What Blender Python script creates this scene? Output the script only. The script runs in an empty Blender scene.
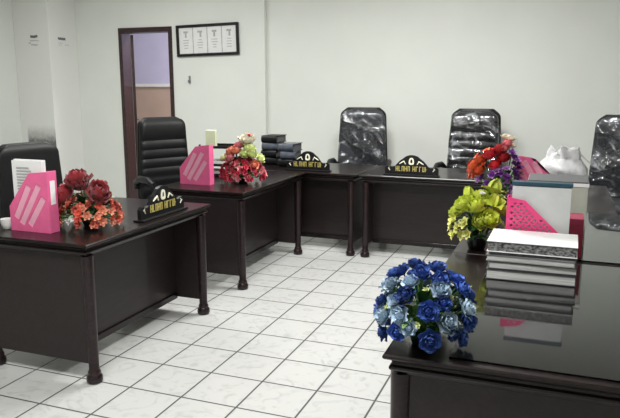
import bpy, bmesh, math, random
from mathutils import Vector, Matrix
random.seed(7)
PI = math.pi
R = math.radians
C = bpy.context.scene.collection

# ------------------------------------------------------------------ camera, world, lights, exposure
cam_data = bpy.data.cameras.new('camera')
cam = bpy.data.objects.new('camera', cam_data)
C.objects.link(cam)
cam_data.sensor_width = 36.0
cam_data.lens = 662.0 / 620.0 * 36.0
cam_data.clip_start = 0.05
cam.location = (2.2665, -2.902, 1.505)
cam.rotation_mode = 'XYZ'
cam.rotation_euler = (PI / 2 - 0.185, 0, 0.3635)
bpy.context.scene.camera = cam

world = bpy.data.worlds.new('world')
bpy.context.scene.world = world
world.use_nodes = True
world.node_tree.nodes['Background'].inputs[0].default_value = (0.9, 0.95, 1.0, 1)
world.node_tree.nodes['Background'].inputs[1].default_value = 0.15

def area_light(name, loc, sx, sy, power, color=(1, 1, 1)):
    l = bpy.data.lights.new(name, 'AREA')
    l.shape = 'RECTANGLE'; l.size = sx; l.size_y = sy
    l.energy = power; l.color = color
    o = bpy.data.objects.new(name, l)
    o.location = loc
    C.objects.link(o)
    return o
area_light('ceiling_lamp_light', (0.9, 1.7, 2.9), 1.3, 0.7, 104, (1.0, 1.0, 0.97))
area_light('ceiling_lamp_light', (1.0, -1.6, 2.9), 1.3, 0.7, 86, (1.0, 1.0, 0.97))
area_light('ceiling_lamp_light', (-1.9, 2.3, 2.9), 1.3, 0.7, 34, (1.0, 1.0, 0.97))
area_light('corridor_lamp_light', (-1.9, 5.0, 2.8), 0.8, 0.4, 52, (1.0, 0.98, 0.98))

vs = bpy.context.scene.view_settings
vs.view_transform = 'Standard'
vs.look = 'None'
vs.exposure = 0.2
vs.gamma = 1.0
vs.use_curve_mapping = False

# ------------------------------------------------------------------ materials
def new_mat(name):
    m = bpy.data.materials.new(name); m.use_nodes = True
    nt = m.node_tree
    return m, nt, nt.nodes['Principled BSDF']

def mat(name, col, rough=0.5, metal=0.0, coat=0.0, coat_rough=0.05, var=0.12, scale=20.0, bump=0.0,
        bump_scale=80.0, rand=0.0, spec=0.5, sheen=0.0, transl=0.0):
    m, nt, b = new_mat(name)
    N = nt.nodes; L = nt.links
    tc = N.new('ShaderNodeTexCoord')
    nz = N.new('ShaderNodeTexNoise'); nz.inputs['Scale'].default_value = scale; nz.inputs['Detail'].default_value = 4
    L.new(tc.outputs['Object'], nz.inputs['Vector'])
    ramp = N.new('ShaderNodeValToRGB')
    ramp.color_ramp.elements[0].position = 0.3; ramp.color_ramp.elements[1].position = 0.7
    ramp.color_ramp.elements[0].color = (*[c * (1 - var) for c in col], 1)
    ramp.color_ramp.elements[1].color = (*[min(1, c * (1 + var)) for c in col], 1)
    L.new(nz.outputs['Fac'], ramp.inputs['Fac'])
    out = ramp.outputs['Color']
    if rand > 0:
        oi = N.new('ShaderNodeObjectInfo')
        mr = N.new('ShaderNodeMapRange')
        mr.inputs['To Min'].default_value = 1 - rand; mr.inputs['To Max'].default_value = 1 + rand
        L.new(oi.outputs['Random'], mr.inputs['Value'])
        hsv = N.new('ShaderNodeHueSaturation')
        L.new(mr.outputs['Result'], hsv.inputs['Value'])
        L.new(out, hsv.inputs['Color'])
        out = hsv.outputs['Color']
    L.new(out, b.inputs['Base Color'])
    b.inputs['Roughness'].default_value = rough
    b.inputs['Metallic'].default_value = metal
    b.inputs['Coat Weight'].default_value = coat
    b.inputs['Coat Roughness'].default_value = coat_rough
    b.inputs['Specular IOR Level'].default_value = spec
    b.inputs['Sheen Weight'].default_value = sheen
    if bump > 0:
        n2 = N.new('ShaderNodeTexNoise'); n2.inputs['Scale'].default_value = bump_scale; n2.inputs['Detail'].default_value = 5
        L.new(tc.outputs['Object'], n2.inputs['Vector'])
        bp = N.new('ShaderNodeBump'); bp.inputs['Strength'].default_value = bump; bp.inputs['Distance'].default_value = 0.01
        L.new(n2.outputs['Fac'], bp.inputs['Height'])
        L.new(bp.outputs['Normal'], b.inputs['Normal'])
    return m

def wood_mat(name, c1, c2, rough=0.3, coat=0.7, spec=0.4):
    m, nt, b = new_mat(name)
    N = nt.nodes; L = nt.links
    tc = N.new('ShaderNodeTexCoord')
    mp = N.new('ShaderNodeMapping'); mp.inputs['Scale'].default_value = (1.2, 9.0, 9.0)
    L.new(tc.outputs['Object'], mp.inputs['Vector'])
    nz = N.new('ShaderNodeTexNoise'); nz.inputs['Scale'].default_value = 4.0; nz.inputs['Detail'].default_value = 6
    nz.inputs['Distortion'].default_value = 1.2
    L.new(mp.outputs['Vector'], nz.inputs['Vector'])
    r = N.new('ShaderNodeValToRGB')
    r.color_ramp.elements[0].position = 0.35; r.color_ramp.elements[1].position = 0.7
    r.color_ramp.elements[0].color = (*c1, 1); r.color_ramp.elements[1].color = (*c2, 1)
    L.new(nz.outputs['Fac'], r.inputs['Fac']); L.new(r.outputs['Color'], b.inputs['Base Color'])
    b.inputs['Roughness'].default_value = rough
    b.inputs['Coat Weight'].default_value = coat
    b.inputs['Specular IOR Level'].default_value = spec
    b.inputs['Coat Roughness'].default_value = 0.06
    return m

def floor_mat():
    m, nt, b = new_mat('white_floor_tile')
    N = nt.nodes; L = nt.links
    geo = N.new('ShaderNodeNewGeometry')
    sep = N.new('ShaderNodeSeparateXYZ'); L.new(geo.outputs['Position'], sep.inputs[0])
    def dist(sock):
        a = N.new('ShaderNodeMath'); a.operation = 'DIVIDE'; a.inputs[1].default_value = 0.30
        L.new(sock, a.inputs[0])
        f = N.new('ShaderNodeMath'); f.operation = 'FRACT'; L.new(a.outputs[0], f.inputs[0])
        p = N.new('ShaderNodeMath'); p.operation = 'PINGPONG'; p.inputs[1].default_value = 0.5
        L.new(f.outputs[0], p.inputs[0])
        return p.outputs[0]
    mn = N.new('ShaderNodeMath'); mn.operation = 'MINIMUM'
    L.new(dist(sep.outputs['X']), mn.inputs[0]); L.new(dist(sep.outputs['Y']), mn.inputs[1])
    mr = N.new('ShaderNodeMapRange'); mr.inputs['From Min'].default_value = 0.012; mr.inputs['From Max'].default_value = 0.022
    L.new(mn.outputs[0], mr.inputs['Value'])
    nz = N.new('ShaderNodeTexNoise'); nz.inputs['Scale'].default_value = 9; nz.inputs['Detail'].default_value = 7
    nz.inputs['Distortion'].default_value = 2.0
    L.new(geo.outputs['Position'], nz.inputs['Vector'])
    r = N.new('ShaderNodeValToRGB')
    r.color_ramp.elements[0].position = 0.30; r.color_ramp.elements[0].color = (0.44, 0.44, 0.43, 1)
    r.color_ramp.elements[1].position = 0.48; r.color_ramp.elements[1].color = (0.535, 0.535, 0.525, 1)
    L.new(nz.outputs['Fac'], r.inputs['Fac'])
    mx = N.new('ShaderNodeMix'); mx.data_type = 'RGBA'
    mx.inputs['A'].default_value = (0.07, 0.07, 0.07, 1)
    L.new(mr.outputs['Result'], mx.inputs['Factor']); L.new(r.outputs['Color'], mx.inputs['B'])
    L.new(mx.outputs['Result'], b.inputs['Base Color'])
    rr = N.new('ShaderNodeMapRange'); rr.inputs['To Min'].default_value = 0.8; rr.inputs['To Max'].default_value = 0.22
    L.new(mr.outputs['Result'], rr.inputs['Value']); L.new(rr.outputs['Result'], b.inputs['Roughness'])
    bp = N.new('ShaderNodeBump'); bp.inputs['Strength'].default_value = 0.4; bp.inputs['Distance'].default_value = 0.003
    L.new(mr.outputs['Result'], bp.inputs['Height']); L.new(bp.outputs['Normal'], b.inputs['Normal'])
    return m

def corridor_mat():
    m, nt, b = new_mat('two_tone_corridor_paint')
    N = nt.nodes; L = nt.links
    geo = N.new('ShaderNodeNewGeometry')
    sep = N.new('ShaderNodeSeparateXYZ'); L.new(geo.outputs['Position'], sep.inputs[0])
    r = N.new('ShaderNodeValToRGB'); r.color_ramp.interpolation = 'CONSTANT'
    mr = N.new('ShaderNodeMapRange'); mr.inputs['From Max'].default_value = 3.0
    L.new(sep.outputs['Z'], mr.inputs['Value'])
    r.color_ramp.elements[0].color = (0.52, 0.38, 0.31, 1)
    r.color_ramp.elements[1].position = 1.50 / 3.0; r.color_ramp.elements[1].color = (0.58, 0.55, 0.74, 1)
    L.new(mr.outputs['Result'], r.inputs['Fac'])
    nz = N.new('ShaderNodeTexNoise'); nz.inputs['Scale'].default_value = 3; nz.inputs['Detail'].default_value = 4
    L.new(geo.outputs['Position'], nz.inputs['Vector'])
    mx = N.new('ShaderNodeMix'); mx.data_type = 'RGBA'; mx.blend_type = 'MULTIPLY'; mx.inputs['Factor'].default_value = 0.2
    L.new(r.outputs['Color'], mx.inputs['A']); L.new(nz.outputs['Fac'], mx.inputs['B'])
    L.new(mx.outputs['Result'], b.inputs['Base Color']); b.inputs['Roughness'].default_value = 0.6
    return m

def column_mat():
    # white paint, with a patch of worn bare cement low on the front face
    m, nt, b = new_mat('column_paint_with_worn_patch')
    N = nt.nodes; L = nt.links
    geo = N.new('ShaderNodeNewGeometry')
    sep = N.new('ShaderNodeSeparateXYZ'); L.new(geo.outputs['Position'], sep.inputs[0])
    nz = N.new('ShaderNodeTexNoise'); nz.inputs['Scale'].default_value = 22; nz.inputs['Detail'].default_value = 8
    nz.inputs['Roughness'].default_value = 0.75
    L.new(geo.outputs['Position'], nz.inputs['Vector'])
    # mask: z below 1.0 (ragged), x between -4.07 and -3.64, front face
    def rng(sock, a, c):
        q = N.new('ShaderNodeMapRange'); q.inputs['From Min'].default_value = a; q.inputs['From Max'].default_value = c
        L.new(sock, q.inputs['Value']); return q.outputs['Result']
    def mul(a, c):
        q = N.new('ShaderNodeMath'); q.operation = 'MULTIPLY'; L.new(a, q.inputs[0]); L.new(c, q.inputs[1]); return q.outputs[0]
    mz = rng(sep.outputs['Z'], 1.02, 0.72)
    ml = rng(sep.outputs['X'], -4.08, -4.06)
    sn = N.new('ShaderNodeSeparateXYZ'); L.new(geo.outputs['Normal'], sn.inputs[0])
    mf = rng(sn.outputs['Y'], -0.5, -0.9)
    k = mul(mul(mz, ml), mf)
    n2 = rng(nz.outputs['Fac'], 0.25, 0.62)
    ad = N.new('ShaderNodeMath'); ad.operation = 'ADD'; ad.use_clamp = True
    k2 = mul(k, n2)
    L.new(k2, ad.inputs[0]); L.new(mul(k, k), ad.inputs[1])
    mx = N.new('ShaderNodeMix'); mx.data_type = 'RGBA'
    mx.inputs['A'].default_value = (0.80, 0.81, 0.78, 1); mx.inputs['B'].default_value = (0.17, 0.17, 0.165, 1)
    L.new(ad.outputs[0], mx.inputs['Factor']); L.new(mx.outputs['Result'], b.inputs['Base Color'])
    b.inputs['Roughness'].default_value = 0.6
    return m

def plastic_mat():
    m = bpy.data.materials.new('clear_crinkled_plastic'); m.use_nodes = True
    nt = m.node_tree; N = nt.nodes; L = nt.links
    N.remove(N['Principled BSDF'])
    out = N['Material Output']
    tr = N.new('ShaderNodeBsdfTransparent'); tr.inputs[0].default_value = (0.93, 0.94, 0.96, 1)
    gl = N.new('ShaderNodeBsdfGlossy'); gl.inputs['Roughness'].default_value = 0.10
    gl.inputs['Color'].default_value = (0.95, 0.97, 1, 1)
    tc = N.new('ShaderNodeTexCoord')
    n1 = N.new('ShaderNodeTexNoise'); n1.inputs['Scale'].default_value = 4; n1.inputs['Detail'].default_value = 3; n1.inputs['Distortion'].default_value = 1.2
    L.new(tc.outputs['Object'], n1.inputs['Vector'])
    bp = N.new('ShaderNodeBump'); bp.inputs['Strength'].default_value = 1.0; bp.inputs['Distance'].default_value = 0.06
    L.new(n1.outputs['Fac'], bp.inputs['Height'])
    L.new(bp.outputs['Normal'], gl.inputs['Normal'])
    fr = N.new('ShaderNodeFresnel'); fr.inputs['IOR'].default_value = 1.5
    L.new(bp.outputs['Normal'], fr.inputs['Normal'])
    ad = N.new('ShaderNodeMath'); ad.operation = 'ADD'; ad.inputs[1].default_value = 0.05; ad.use_clamp = True
    L.new(fr.outputs[0], ad.inputs[0])
    mx = N.new('ShaderNodeMixShader')
    L.new(ad.outputs[0], mx.inputs[0]); L.new(tr.outputs[0], mx.inputs[1]); L.new(gl.outputs[0], mx.inputs[2])
    n3 = N.new('ShaderNodeTexNoise'); n3.inputs['Scale'].default_value = 5; n3.inputs['Detail'].default_value = 4; n3.inputs['Distortion'].default_value = 2.2
    L.new(tc.outputs['Object'], n3.inputs['Vector'])
    mr = N.new('ShaderNodeMapRange'); mr.inputs['From Min'].default_value = 0.56; mr.inputs['From Max'].default_value = 0.72
    mr.inputs['To Min'].default_value = 0.015; mr.inputs['To Max'].default_value = 0.6
    L.new(n3.outputs['Fac'], mr.inputs['Value'])
    df = N.new('ShaderNodeBsdfDiffuse'); df.inputs[0].default_value = (0.78, 0.80, 0.84, 1)  # milky patches, put into the colour to strengthen the wrap's white highlights
    m2 = N.new('ShaderNodeMixShader')
    L.new(mr.outputs['Result'], m2.inputs[0]); L.new(mx.outputs[0], m2.inputs[1]); L.new(df.outputs[0], m2.inputs[2])
    L.new(m2.outputs[0], out.inputs['Surface'])
    return m

def glass_mat():
    m, nt, b = new_mat('clear_table_glass')
    b.inputs['Base Color'].default_value = (0.85, 0.87, 0.88, 1)
    b.inputs['Transmission Weight'].default_value = 1.0
    b.inputs['Roughness'].default_value = 0.015
    b.inputs['IOR'].default_value = 1.32
    return m

def page_mat(name, c1, c2, scale=260, side=6):
    # page edges: thin horizontal lines
    m, nt, b = new_mat(name)
    N = nt.nodes; L = nt.links
    tc = N.new('ShaderNodeTexCoord')
    mp = N.new('ShaderNodeMapping'); mp.inputs['Scale'].default_value = (side, side, scale)
    L.new(tc.outputs['Object'], mp.inputs['Vector'])
    nz = N.new('ShaderNodeTexNoise'); nz.inputs['Scale'].default_value = 1.0; nz.inputs['Detail'].default_value = 3
    L.new(mp.outputs['Vector'], nz.inputs['Vector'])
    r = N.new('ShaderNodeValToRGB'); r.color_ramp.elements[0].position = 0.35; r.color_ramp.elements[1].position = 0.65
    r.color_ramp.elements[0].color = (*c1, 1); r.color_ramp.elements[1].color = (*c2, 1)
    L.new(nz.outputs['Fac'], r.inputs['Fac']); L.new(r.outputs['Color'], b.inputs['Base Color'])
    b.inputs['Roughness'].default_value = 0.8
    return m

M = dict(
    wall=mat('pale_wall_paint', (0.77, 0.79, 0.745), 0.6, var=0.025, scale=2.0, bump=0.05, bump_scale=60),
    sidewall=mat('side_wall_paint', (0.72, 0.74, 0.70), 0.6, var=0.02, scale=2.0),
    ceil=mat('ceiling_paint', (0.8, 0.8, 0.78), 0.7, var=0.02),
    floor=floor_mat(), corridor=corridor_mat(), column=column_mat(),
    trim=mat('white_trim', (0.75, 0.75, 0.73), 0.5, var=0.03),
    doorwood=wood_mat('dark_door_wood', (0.020, 0.008, 0.009), (0.045, 0.018, 0.018), 0.4, 0.3),
    wood=wood_mat('dark_mahogany', (0.006, 0.004, 0.004), (0.014, 0.007, 0.007), 0.30, 0.20, 0.25),
    panel=wood_mat('dark_mahogany_panel', (0.020, 0.015, 0.015), (0.028, 0.020, 0.020), 0.40, 0.14, 0.28),
    leg=wood_mat('turned_mahogany', (0.010, 0.006, 0.007), (0.026, 0.013, 0.014), 0.30, 0.2, 0.3),
    black=mat('black_plastic', (0.009, 0.009, 0.010), 0.45, var=0.1, spec=0.3),
    leather=mat('black_leather', (0.009, 0.010, 0.010), 0.45, spec=0.3, var=0.15, bump=0.15, bump_scale=140),
    leather_blue=mat('blue_black_leather', (0.040, 0.043, 0.052), 0.4, spec=0.35, var=0.15, bump=0.15, bump_scale=140),
    chrome=mat('chrome', (0.6, 0.6, 0.6), 0.2, 1.0, var=0.02),
    plastic=plastic_mat(), glass=glass_mat(),
    pink=mat('pink_plastic', (0.78, 0.135, 0.31), 0.35, var=0.06),
    pinkpale=mat('pale_pink_plastic', (0.84, 0.40, 0.53), 0.4, var=0.06),
    magenta=mat('magenta_plastic', (0.72, 0.05, 0.20), 0.35, var=0.06),
    darkpink=mat('dark_pink_cloth', (0.30, 0.03, 0.075), 0.6),
    paper=mat('white_paper', (0.80, 0.80, 0.80), 0.7, var=0.03),
    papergrey=mat('greyish_paper', (0.52, 0.53, 0.53), 0.7, var=0.08, scale=12),
    ink=mat('grey_ink', (0.16, 0.16, 0.17), 0.8),
    inkpale=mat('pale_grey_ink', (0.42, 0.42, 0.42), 0.8),
    teal=mat('teal_plastic', (0.012, 0.055, 0.085), 0.5),
    pages=page_mat('page_edges', (0.36, 0.36, 0.36), (0.62, 0.62, 0.61)),
    pages_dark=page_mat('speckled_page_edges', (0.015, 0.015, 0.017), (0.30, 0.30, 0.30), 130, 70),
    coverdark=mat('dark_book_cover', (0.03, 0.03, 0.033), 0.5),
    coverwhite=mat('white_book_cover', (0.85, 0.85, 0.85), 0.4, var=0.02),
    covergrey=mat('grey_book_cover', (0.20, 0.20, 0.20), 0.5),
    boxgreen=mat('pale_grey_green_card', (0.42, 0.44, 0.38), 0.7, var=0.05),
    boxtop=mat('dark_grey_card', (0.10, 0.10, 0.105), 0.6, var=0.05),
    greenfile=mat('pale_yellow_green_card', (0.62, 0.66, 0.45), 0.6, var=0.05),
    bag=mat('white_plastic_bag', (0.50, 0.50, 0.51), 0.3, var=0.12, scale=10, bump=1.0, bump_scale=14),
    binder=mat('blue_grey_binder', (0.07, 0.08, 0.10), 0.22, var=0.3, scale=15),
    binderblack=mat('black_binder', (0.008, 0.008, 0.009), 0.4, spec=0.3),
    gold=mat('gold_paint', (0.62, 0.52, 0.16), 0.35, 0.3),
    cream=mat('ivory_paint', (0.80, 0.78, 0.62), 0.4),
    china=mat('white_china', (0.75, 0.75, 0.73), 0.2),
    redrose=mat('deep_red_petal', (0.20, 0.006, 0.012), 0.55, rand=0.3, sheen=0.3),
    coral=mat('coral_petal', (0.50, 0.075, 0.05), 0.6, rand=0.5),
    peach=mat('peach_petal', (0.66, 0.24, 0.15), 0.6, rand=0.25),
    crimson=mat('crimson_petal', (0.42, 0.02, 0.05), 0.6, rand=0.4),
    rosepink=mat('rose_pink_petal', (0.70, 0.22, 0.25), 0.6, rand=0.3),
    creampetal=mat('cream_petal', (0.82, 0.76, 0.62), 0.6, rand=0.15),
    palegreen=mat('pale_green_petal', (0.60, 0.66, 0.30), 0.6, rand=0.2),
    lime=mat('lime_yellow_petal', (0.58, 0.66, 0.09), 0.55, rand=0.18),
    yellow=mat('soft_yellow_petal', (0.72, 0.72, 0.22), 0.55, rand=0.18),
    orange=mat('orange_red_petal', (0.60, 0.10, 0.03), 0.55, rand=0.3),
    red=mat('red_petal', (0.50, 0.02, 0.03), 0.55, rand=0.3),
    purple=mat('purple_petal', (0.16, 0.035, 0.24), 0.55, rand=0.35),
    violet=mat('pale_violet_petal', (0.36, 0.16, 0.42), 0.55, rand=0.3),
    blue=mat('deep_blue_petal', (0.045, 0.10, 0.36), 0.55, rand=0.45),
    paleblue=mat('pale_blue_petal', (0.36, 0.47, 0.58), 0.55, rand=0.25),
    white=mat('white_petal', (0.78, 0.78, 0.76), 0.6, rand=0.1),
    leaf=mat('dark_leaf', (0.018, 0.07, 0.018), 0.5, var=0.4, scale=40),
    leaflight=mat('fresh_leaf', (0.10, 0.24, 0.05), 0.5, var=0.4, scale=40),
    leafvar=mat('white_edged_leaf', (0.45, 0.58, 0.40), 0.5, var=0.4, scale=60),
    pot=mat('black_flower_pot', (0.010, 0.012, 0.010), 0.3),
)

# ------------------------------------------------------------------ mesh helpers
def bm_new(): return bmesh.new()

def link(name, bm, m, parent=None, loc=None, rot=None, smooth=False, kind=None):
    me = bpy.data.meshes.new(name)
    bmesh.ops.recalc_face_normals(bm, faces=bm.faces[:])
    bm.to_mesh(me); bm.free()
    if smooth:
        for p in me.polygons: p.use_smooth = True
        try: me.set_sharp_from_angle(angle=R(40))
        except Exception: pass
    for x in (m if isinstance(m, (list, tuple)) else [m]): me.materials.append(x)
    o = bpy.data.objects.new(name, me)
    C.objects.link(o)
    if parent: o.parent = parent
    if loc is not None: o.location = loc
    if rot is not None: o.rotation_euler = rot
    if kind: o['kind'] = kind
    return o

def thing(name, label, cat, loc=(0, 0, 0), rz=0.0, group=None, rot=None):
    o = bpy.data.objects.new(name, None); C.objects.link(o)
    o.empty_display_size = 0.1
    o.location = loc; o.rotation_euler = rot if rot else (0, 0, rz)
    o['label'] = label; o['category'] = cat
    if group: o['group'] = group
    return o

def tag(o, label, cat, group=None):
    o['label'] = label; o['category'] = cat
    if group: o['group'] = group
    return o

def box(bm, x0, x1, y0, y1, z0, z1, bevel=0.0, mi=0):
    r = bmesh.ops.create_cube(bm, size=1.0)
    vs_ = r['verts']
    for v in vs_:
        v.co = Vector(((x0 + x1) / 2 + v.co.x * (x1 - x0), (y0 + y1) / 2 + v.co.y * (y1 - y0), (z0 + z1) / 2 + v.co.z * (z1 - z0)))
    fs = list({f for v in vs_ for f in v.link_faces})
    for f in fs: f.material_index = mi
    if bevel > 0:
        es = list({e for v in vs_ for e in v.link_edges})
        bmesh.ops.bevel(bm, geom=es, offset=bevel, segments=2, profile=0.5, affect='EDGES')
    return bm

def loft(bm, rings, cap=True, closed=True, mi=0):
    rs = [[bm.verts.new(p) for p in ring] for ring in rings]
    n = len(rs[0])
    for a, b in zip(rs[:-1], rs[1:]):
        for i in range(n if closed else n - 1):
            j = (i + 1) % n
            f = bm.faces.new((a[i], a[j], b[j], b[i])); f.material_index = mi
    if cap:
        f = bm.faces.new(rs[0][::-1]); f.material_index = mi
        f = bm.faces.new(rs[-1]); f.material_index = mi
    return rs

def lathe(bm, prof, n=20, cx=0, cy=0, cap=True, mi=0):
    return loft(bm, [[(cx + r * math.cos(2 * PI * i / n), cy + r * math.sin(2 * PI * i / n), z) for i in range(n)] for r, z in prof], cap, mi=mi)

def tube(bm, pts, r, n=10, cap=True, mi=0):
    pts = [Vector(p) for p in pts]
    rings = []
    up = Vector((0, 0, 1))
    for i, p in enumerate(pts):
        t = (pts[min(i + 1, len(pts) - 1)] - pts[max(i - 1, 0)]).normalized()
        a = t.cross(up)
        if a.length < 1e-3: a = t.cross(Vector((1, 0, 0)))
        a.normalize(); b = t.cross(a).normalized()
        rr = r[i] if isinstance(r, (list, tuple)) else r
        rings.append([p + a * (rr * math.cos(2 * PI * k / n)) + b * (rr * math.sin(2 * PI * k / n)) for k in range(n)])
    loft(bm, rings, cap, mi=mi)
    return bm

def plate(bm, outer, holes, t, axis='y', off=0.0):
    """polygon with holes (list of 2-D loops), thickness t, lying in the XZ plane (axis y) or YZ plane (axis x)"""
    b2 = bmesh.new()
    edges = []
    for loop in [outer] + holes:
        vv = [b2.verts.new((p[0], 0, p[1])) for p in loop]
        for i in range(len(vv)): edges.append(b2.edges.new((vv[i], vv[(i + 1) % len(vv)])))
    bmesh.ops.triangle_fill(b2, use_beauty=True, use_dissolve=False, edges=edges)
    bmesh.ops.recalc_face_normals(b2, faces=b2.faces[:])
    ret = bmesh.ops.extrude_face_region(b2, geom=b2.faces[:])
    for v in [g for g in ret['geom'] if isinstance(g, bmesh.types.BMVert)]: v.co.y += t
    for v in b2.verts:
        if axis == 'y': v.co.y += off
        else: v.co = Vector((off + v.co.y, v.co.x, v.co.z))
    me = bpy.data.meshes.new('tmp'); b2.to_mesh(me); b2.free()
    bm.from_mesh(me); bpy.data.meshes.remove(me)
    return bm

def struct(name, bm, m, smooth=False):
    o = link(name, bm, m, smooth=smooth); o['kind'] = 'structure'; return o

# ------------------------------------------------------------------ the room
XL, XR, YB, YF, H = -4.17, 4.6, 4.2, -4.6, 3.0
b = box(bm_new(), XL - 0.1, XR + 0.1, YF - 0.1, 6.0, -0.1, 0.0); struct('floor', b, M['floor'])
b = box(bm_new(), XL - 0.1, XR + 0.1, YF - 0.1, 6.0, H, H + 0.1); struct('ceiling', b, M['ceil'])
b = box(bm_new(), XL - 0.15, XL, YF - 0.1, 6.0, 0, H); struct('wall_left', b, M['sidewall'])
b = box(bm_new(), XR, XR + 0.15, YF - 0.1, 6.0, 0, H); struct('wall_right', b, M['sidewall'])
b = box(bm_new(), XL, XR, YF - 0.15, YF, 0, H); struct('wall_front', b, M['sidewall'])
# back wall, with the door opening and a small step in its face at x = -0.99
DX0, DX1, DZ = -2.985, -2.215, 2.20
b = bm_new()
box(b, XL, DX0, YB, YB + 0.15, 0, H)
box(b, DX1, -0.99, YB, YB + 0.15, 0, H)
box(b, DX0, DX1, YB, YB + 0.15, DZ, H)
box(b, -0.99, XR, YB + 0.06, YB + 0.21, 0, H)
struct('wall_back', b, M['wall'])
b = box(bm_new(), XL, -0.5, 5.8, 5.95, 0, H); struct('wall_corridor', b, M['corridor'])
b = box(bm_new(), -0.6, -0.5, YB + 0.21, 5.8, 0, H); struct('wall_corridor_end', b, M['corridor'])
b = box(bm_new(), XL, -0.6, 5.775, 5.8, 1.48, 1.525); struct('trim_1', b, M['trim'])
b = box(bm_new(), XL, -3.63, 3.70, YB, 0, H, 0.006); col = struct('column', b, M['column'])
# door frame and open leaf
d = bpy.data.objects.new('door_1', None); C.objects.link(d); d['kind'] = 'structure'
d.location = (DX0, YB, 0)
b = bm_new()
W = DX1 - DX0
box(b, 0, 0.05, -0.015, 0.165, 0, DZ, 0.004)
box(b, W - 0.05, W, -0.015, 0.165, 0, DZ, 0.004)
box(b, 0.05, W - 0.05, -0.015, 0.165, DZ - 0.06, DZ, 0.004)
link('door_frame', b, M['doorwood'], d)
b = bm_new()
box(b, 0, 0.66, -0.035, 0, 0.01, 2.13, 0.003)
for z0, z1 in ((0.15, 0.95), (1.1, 2.0)):
    box(b, 0.1, 0.56, -0.041, -0.034, z0, z1, 0.003)
leaf = link('door_leaf', b, M['doorwood'], d, loc=(0.05, 0.170, 0), rot=(0, 0, R(130)))
b = bm_new()
tube(b, [(0.60, -0.04, 1.05), (0.60, -0.085, 1.05)], 0.011)
tube(b, [(0.60, -0.085, 1.05), (0.50, -0.088, 1.04)], 0.010)
box(b, 0.575, 0.625, -0.046, -0.034, 0.95, 1.16, 0.003)
link('door_handle', b, M['chrome'], leaf, smooth=True)

# painted notices on the column (too faint to read: rows of small strokes)
def notice(label, rows, loc, rz):
    t = thing('painted_notice', label, 'sign', loc, rz)
    rr = random.Random(label)
    for (x0, x1, z, h, gap) in rows:
        bm = bm_new()
        x = x0
        while x < x1:
            w = rr.uniform(0.012, 0.024)
            dz = rr.uniform(-0.004, 0.004)
            box(bm, x, min(x + w, x1), -0.0025, 0, z + dz, z + dz + h)
            x += w + gap
        link('text_row', bm, M['ink'] if h > 0.02 else M['inkpale'], t)
notice('small three-row notice on the front face of the white column', [(-0.055, 0.055, 0.045, 0.030, 0.001), (-0.06, 0.075, 0.005, 0.010, 0.006), (-0.085, -0.05, -0.025, 0.012, 0.006), (-0.05, 0.05, -0.045, 0.013, 0.003)], (-3.86, 3.70, 2.03), 0)
notice('fainter small notice on the right-hand face of the white column', [(-0.075, 0.055, 0.035, 0.028, 0.001), (-0.075, 0.01, -0.004, 0.007, 0.012), (-0.06, -0.02, -0.03, 0.007, 0.01), (0.04, 0.11, -0.025, 0.008, 0.012)], (-3.63, 3.93, 2.02), R(90))

# framed certificates on the back wall
pf = thing('picture_frame', 'black framed row of four certificates on the back wall beside the door', 'picture frame', (-1.727, YB - 0.001, 2.03), rot=(0, R(-1.2), 0))
FW, FH = 0.415, 0.183
b = bm_new()
box(b, -FW, FW, -0.03, 0, FH - 0.03, FH, 0.004); box(b, -FW, FW, -0.03, 0, -FH, -FH + 0.03, 0.004)
box(b, -FW, -FW + 0.03, -0.03, 0, -FH + 0.03, FH - 0.03, 0.004); box(b, FW - 0.03, FW, -0.03, 0, -FH + 0.03, FH - 0.03, 0.004)
link('frame', b, M['black'], pf)
b = box(bm_new(), -FW + 0.028, FW - 0.028, -0.010, -0.002, -FH + 0.028, FH - 0.028); link('backing', b, M['inkpale'], pf)
cw = (2 * FW - 0.06) / 4
for i in range(4):
    cx = -FW + 0.03 + cw * (i + 0.5)
    b = box(bm_new(), cx - cw / 2 + 0.006, cx + cw / 2 - 0.006, -0.0125, -0.010, -FH + 0.034, FH - 0.034)
    ce = link('certificate', b, M['paper'], pf)
    rr = random.Random(i)
    b = bm_new()
    box(b, cx - 0.030, cx + 0.030, -0.0138, -0.0125, 0.088, 0.110)
    box(b, cx - 0.012 + 0.008 * (i % 2), cx + 0.012 + 0.008 * (i % 2), -0.0138, -0.0125, 0.035, 0.088)
    for k in range(4):
        w = rr.uniform(0.03, 0.06); z = 0.005 - 0.030 * k
        box(b, cx - w * 0.7, cx + w * 0.7, -0.0138, -0.0125, z - 0.004, z + 0.004)
    link('printed_text', b, M['inkpale'], ce)
# small hook
wh = bm_new(); box(wh, -0.012, 0.012, -0.012, 0, -0.045, 0.045, 0.004); tube(wh, [(0, -0.01, -0.02), (0.0, -0.035, -0.03), (0.0, -0.04, -0.005)], 0.006)
tag(link('wall_hook', wh, M['covergrey'], loc=(-1.987, YB - 0.0005, 1.57), smooth=True), 'small grey hook on the wall under the framed certificates', 'hook')

# ------------------------------------------------------------------ desks
def sweep_rect(bm, hx, hy, prof):
    rings = []
    for off, z in prof:
        rings.append([(-hx - off, -hy - off, z), (hx + off, -hy - off, z), (hx + off, hy + off, z), (-hx - off, hy + off, z)])
    loft(bm, rings)

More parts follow.
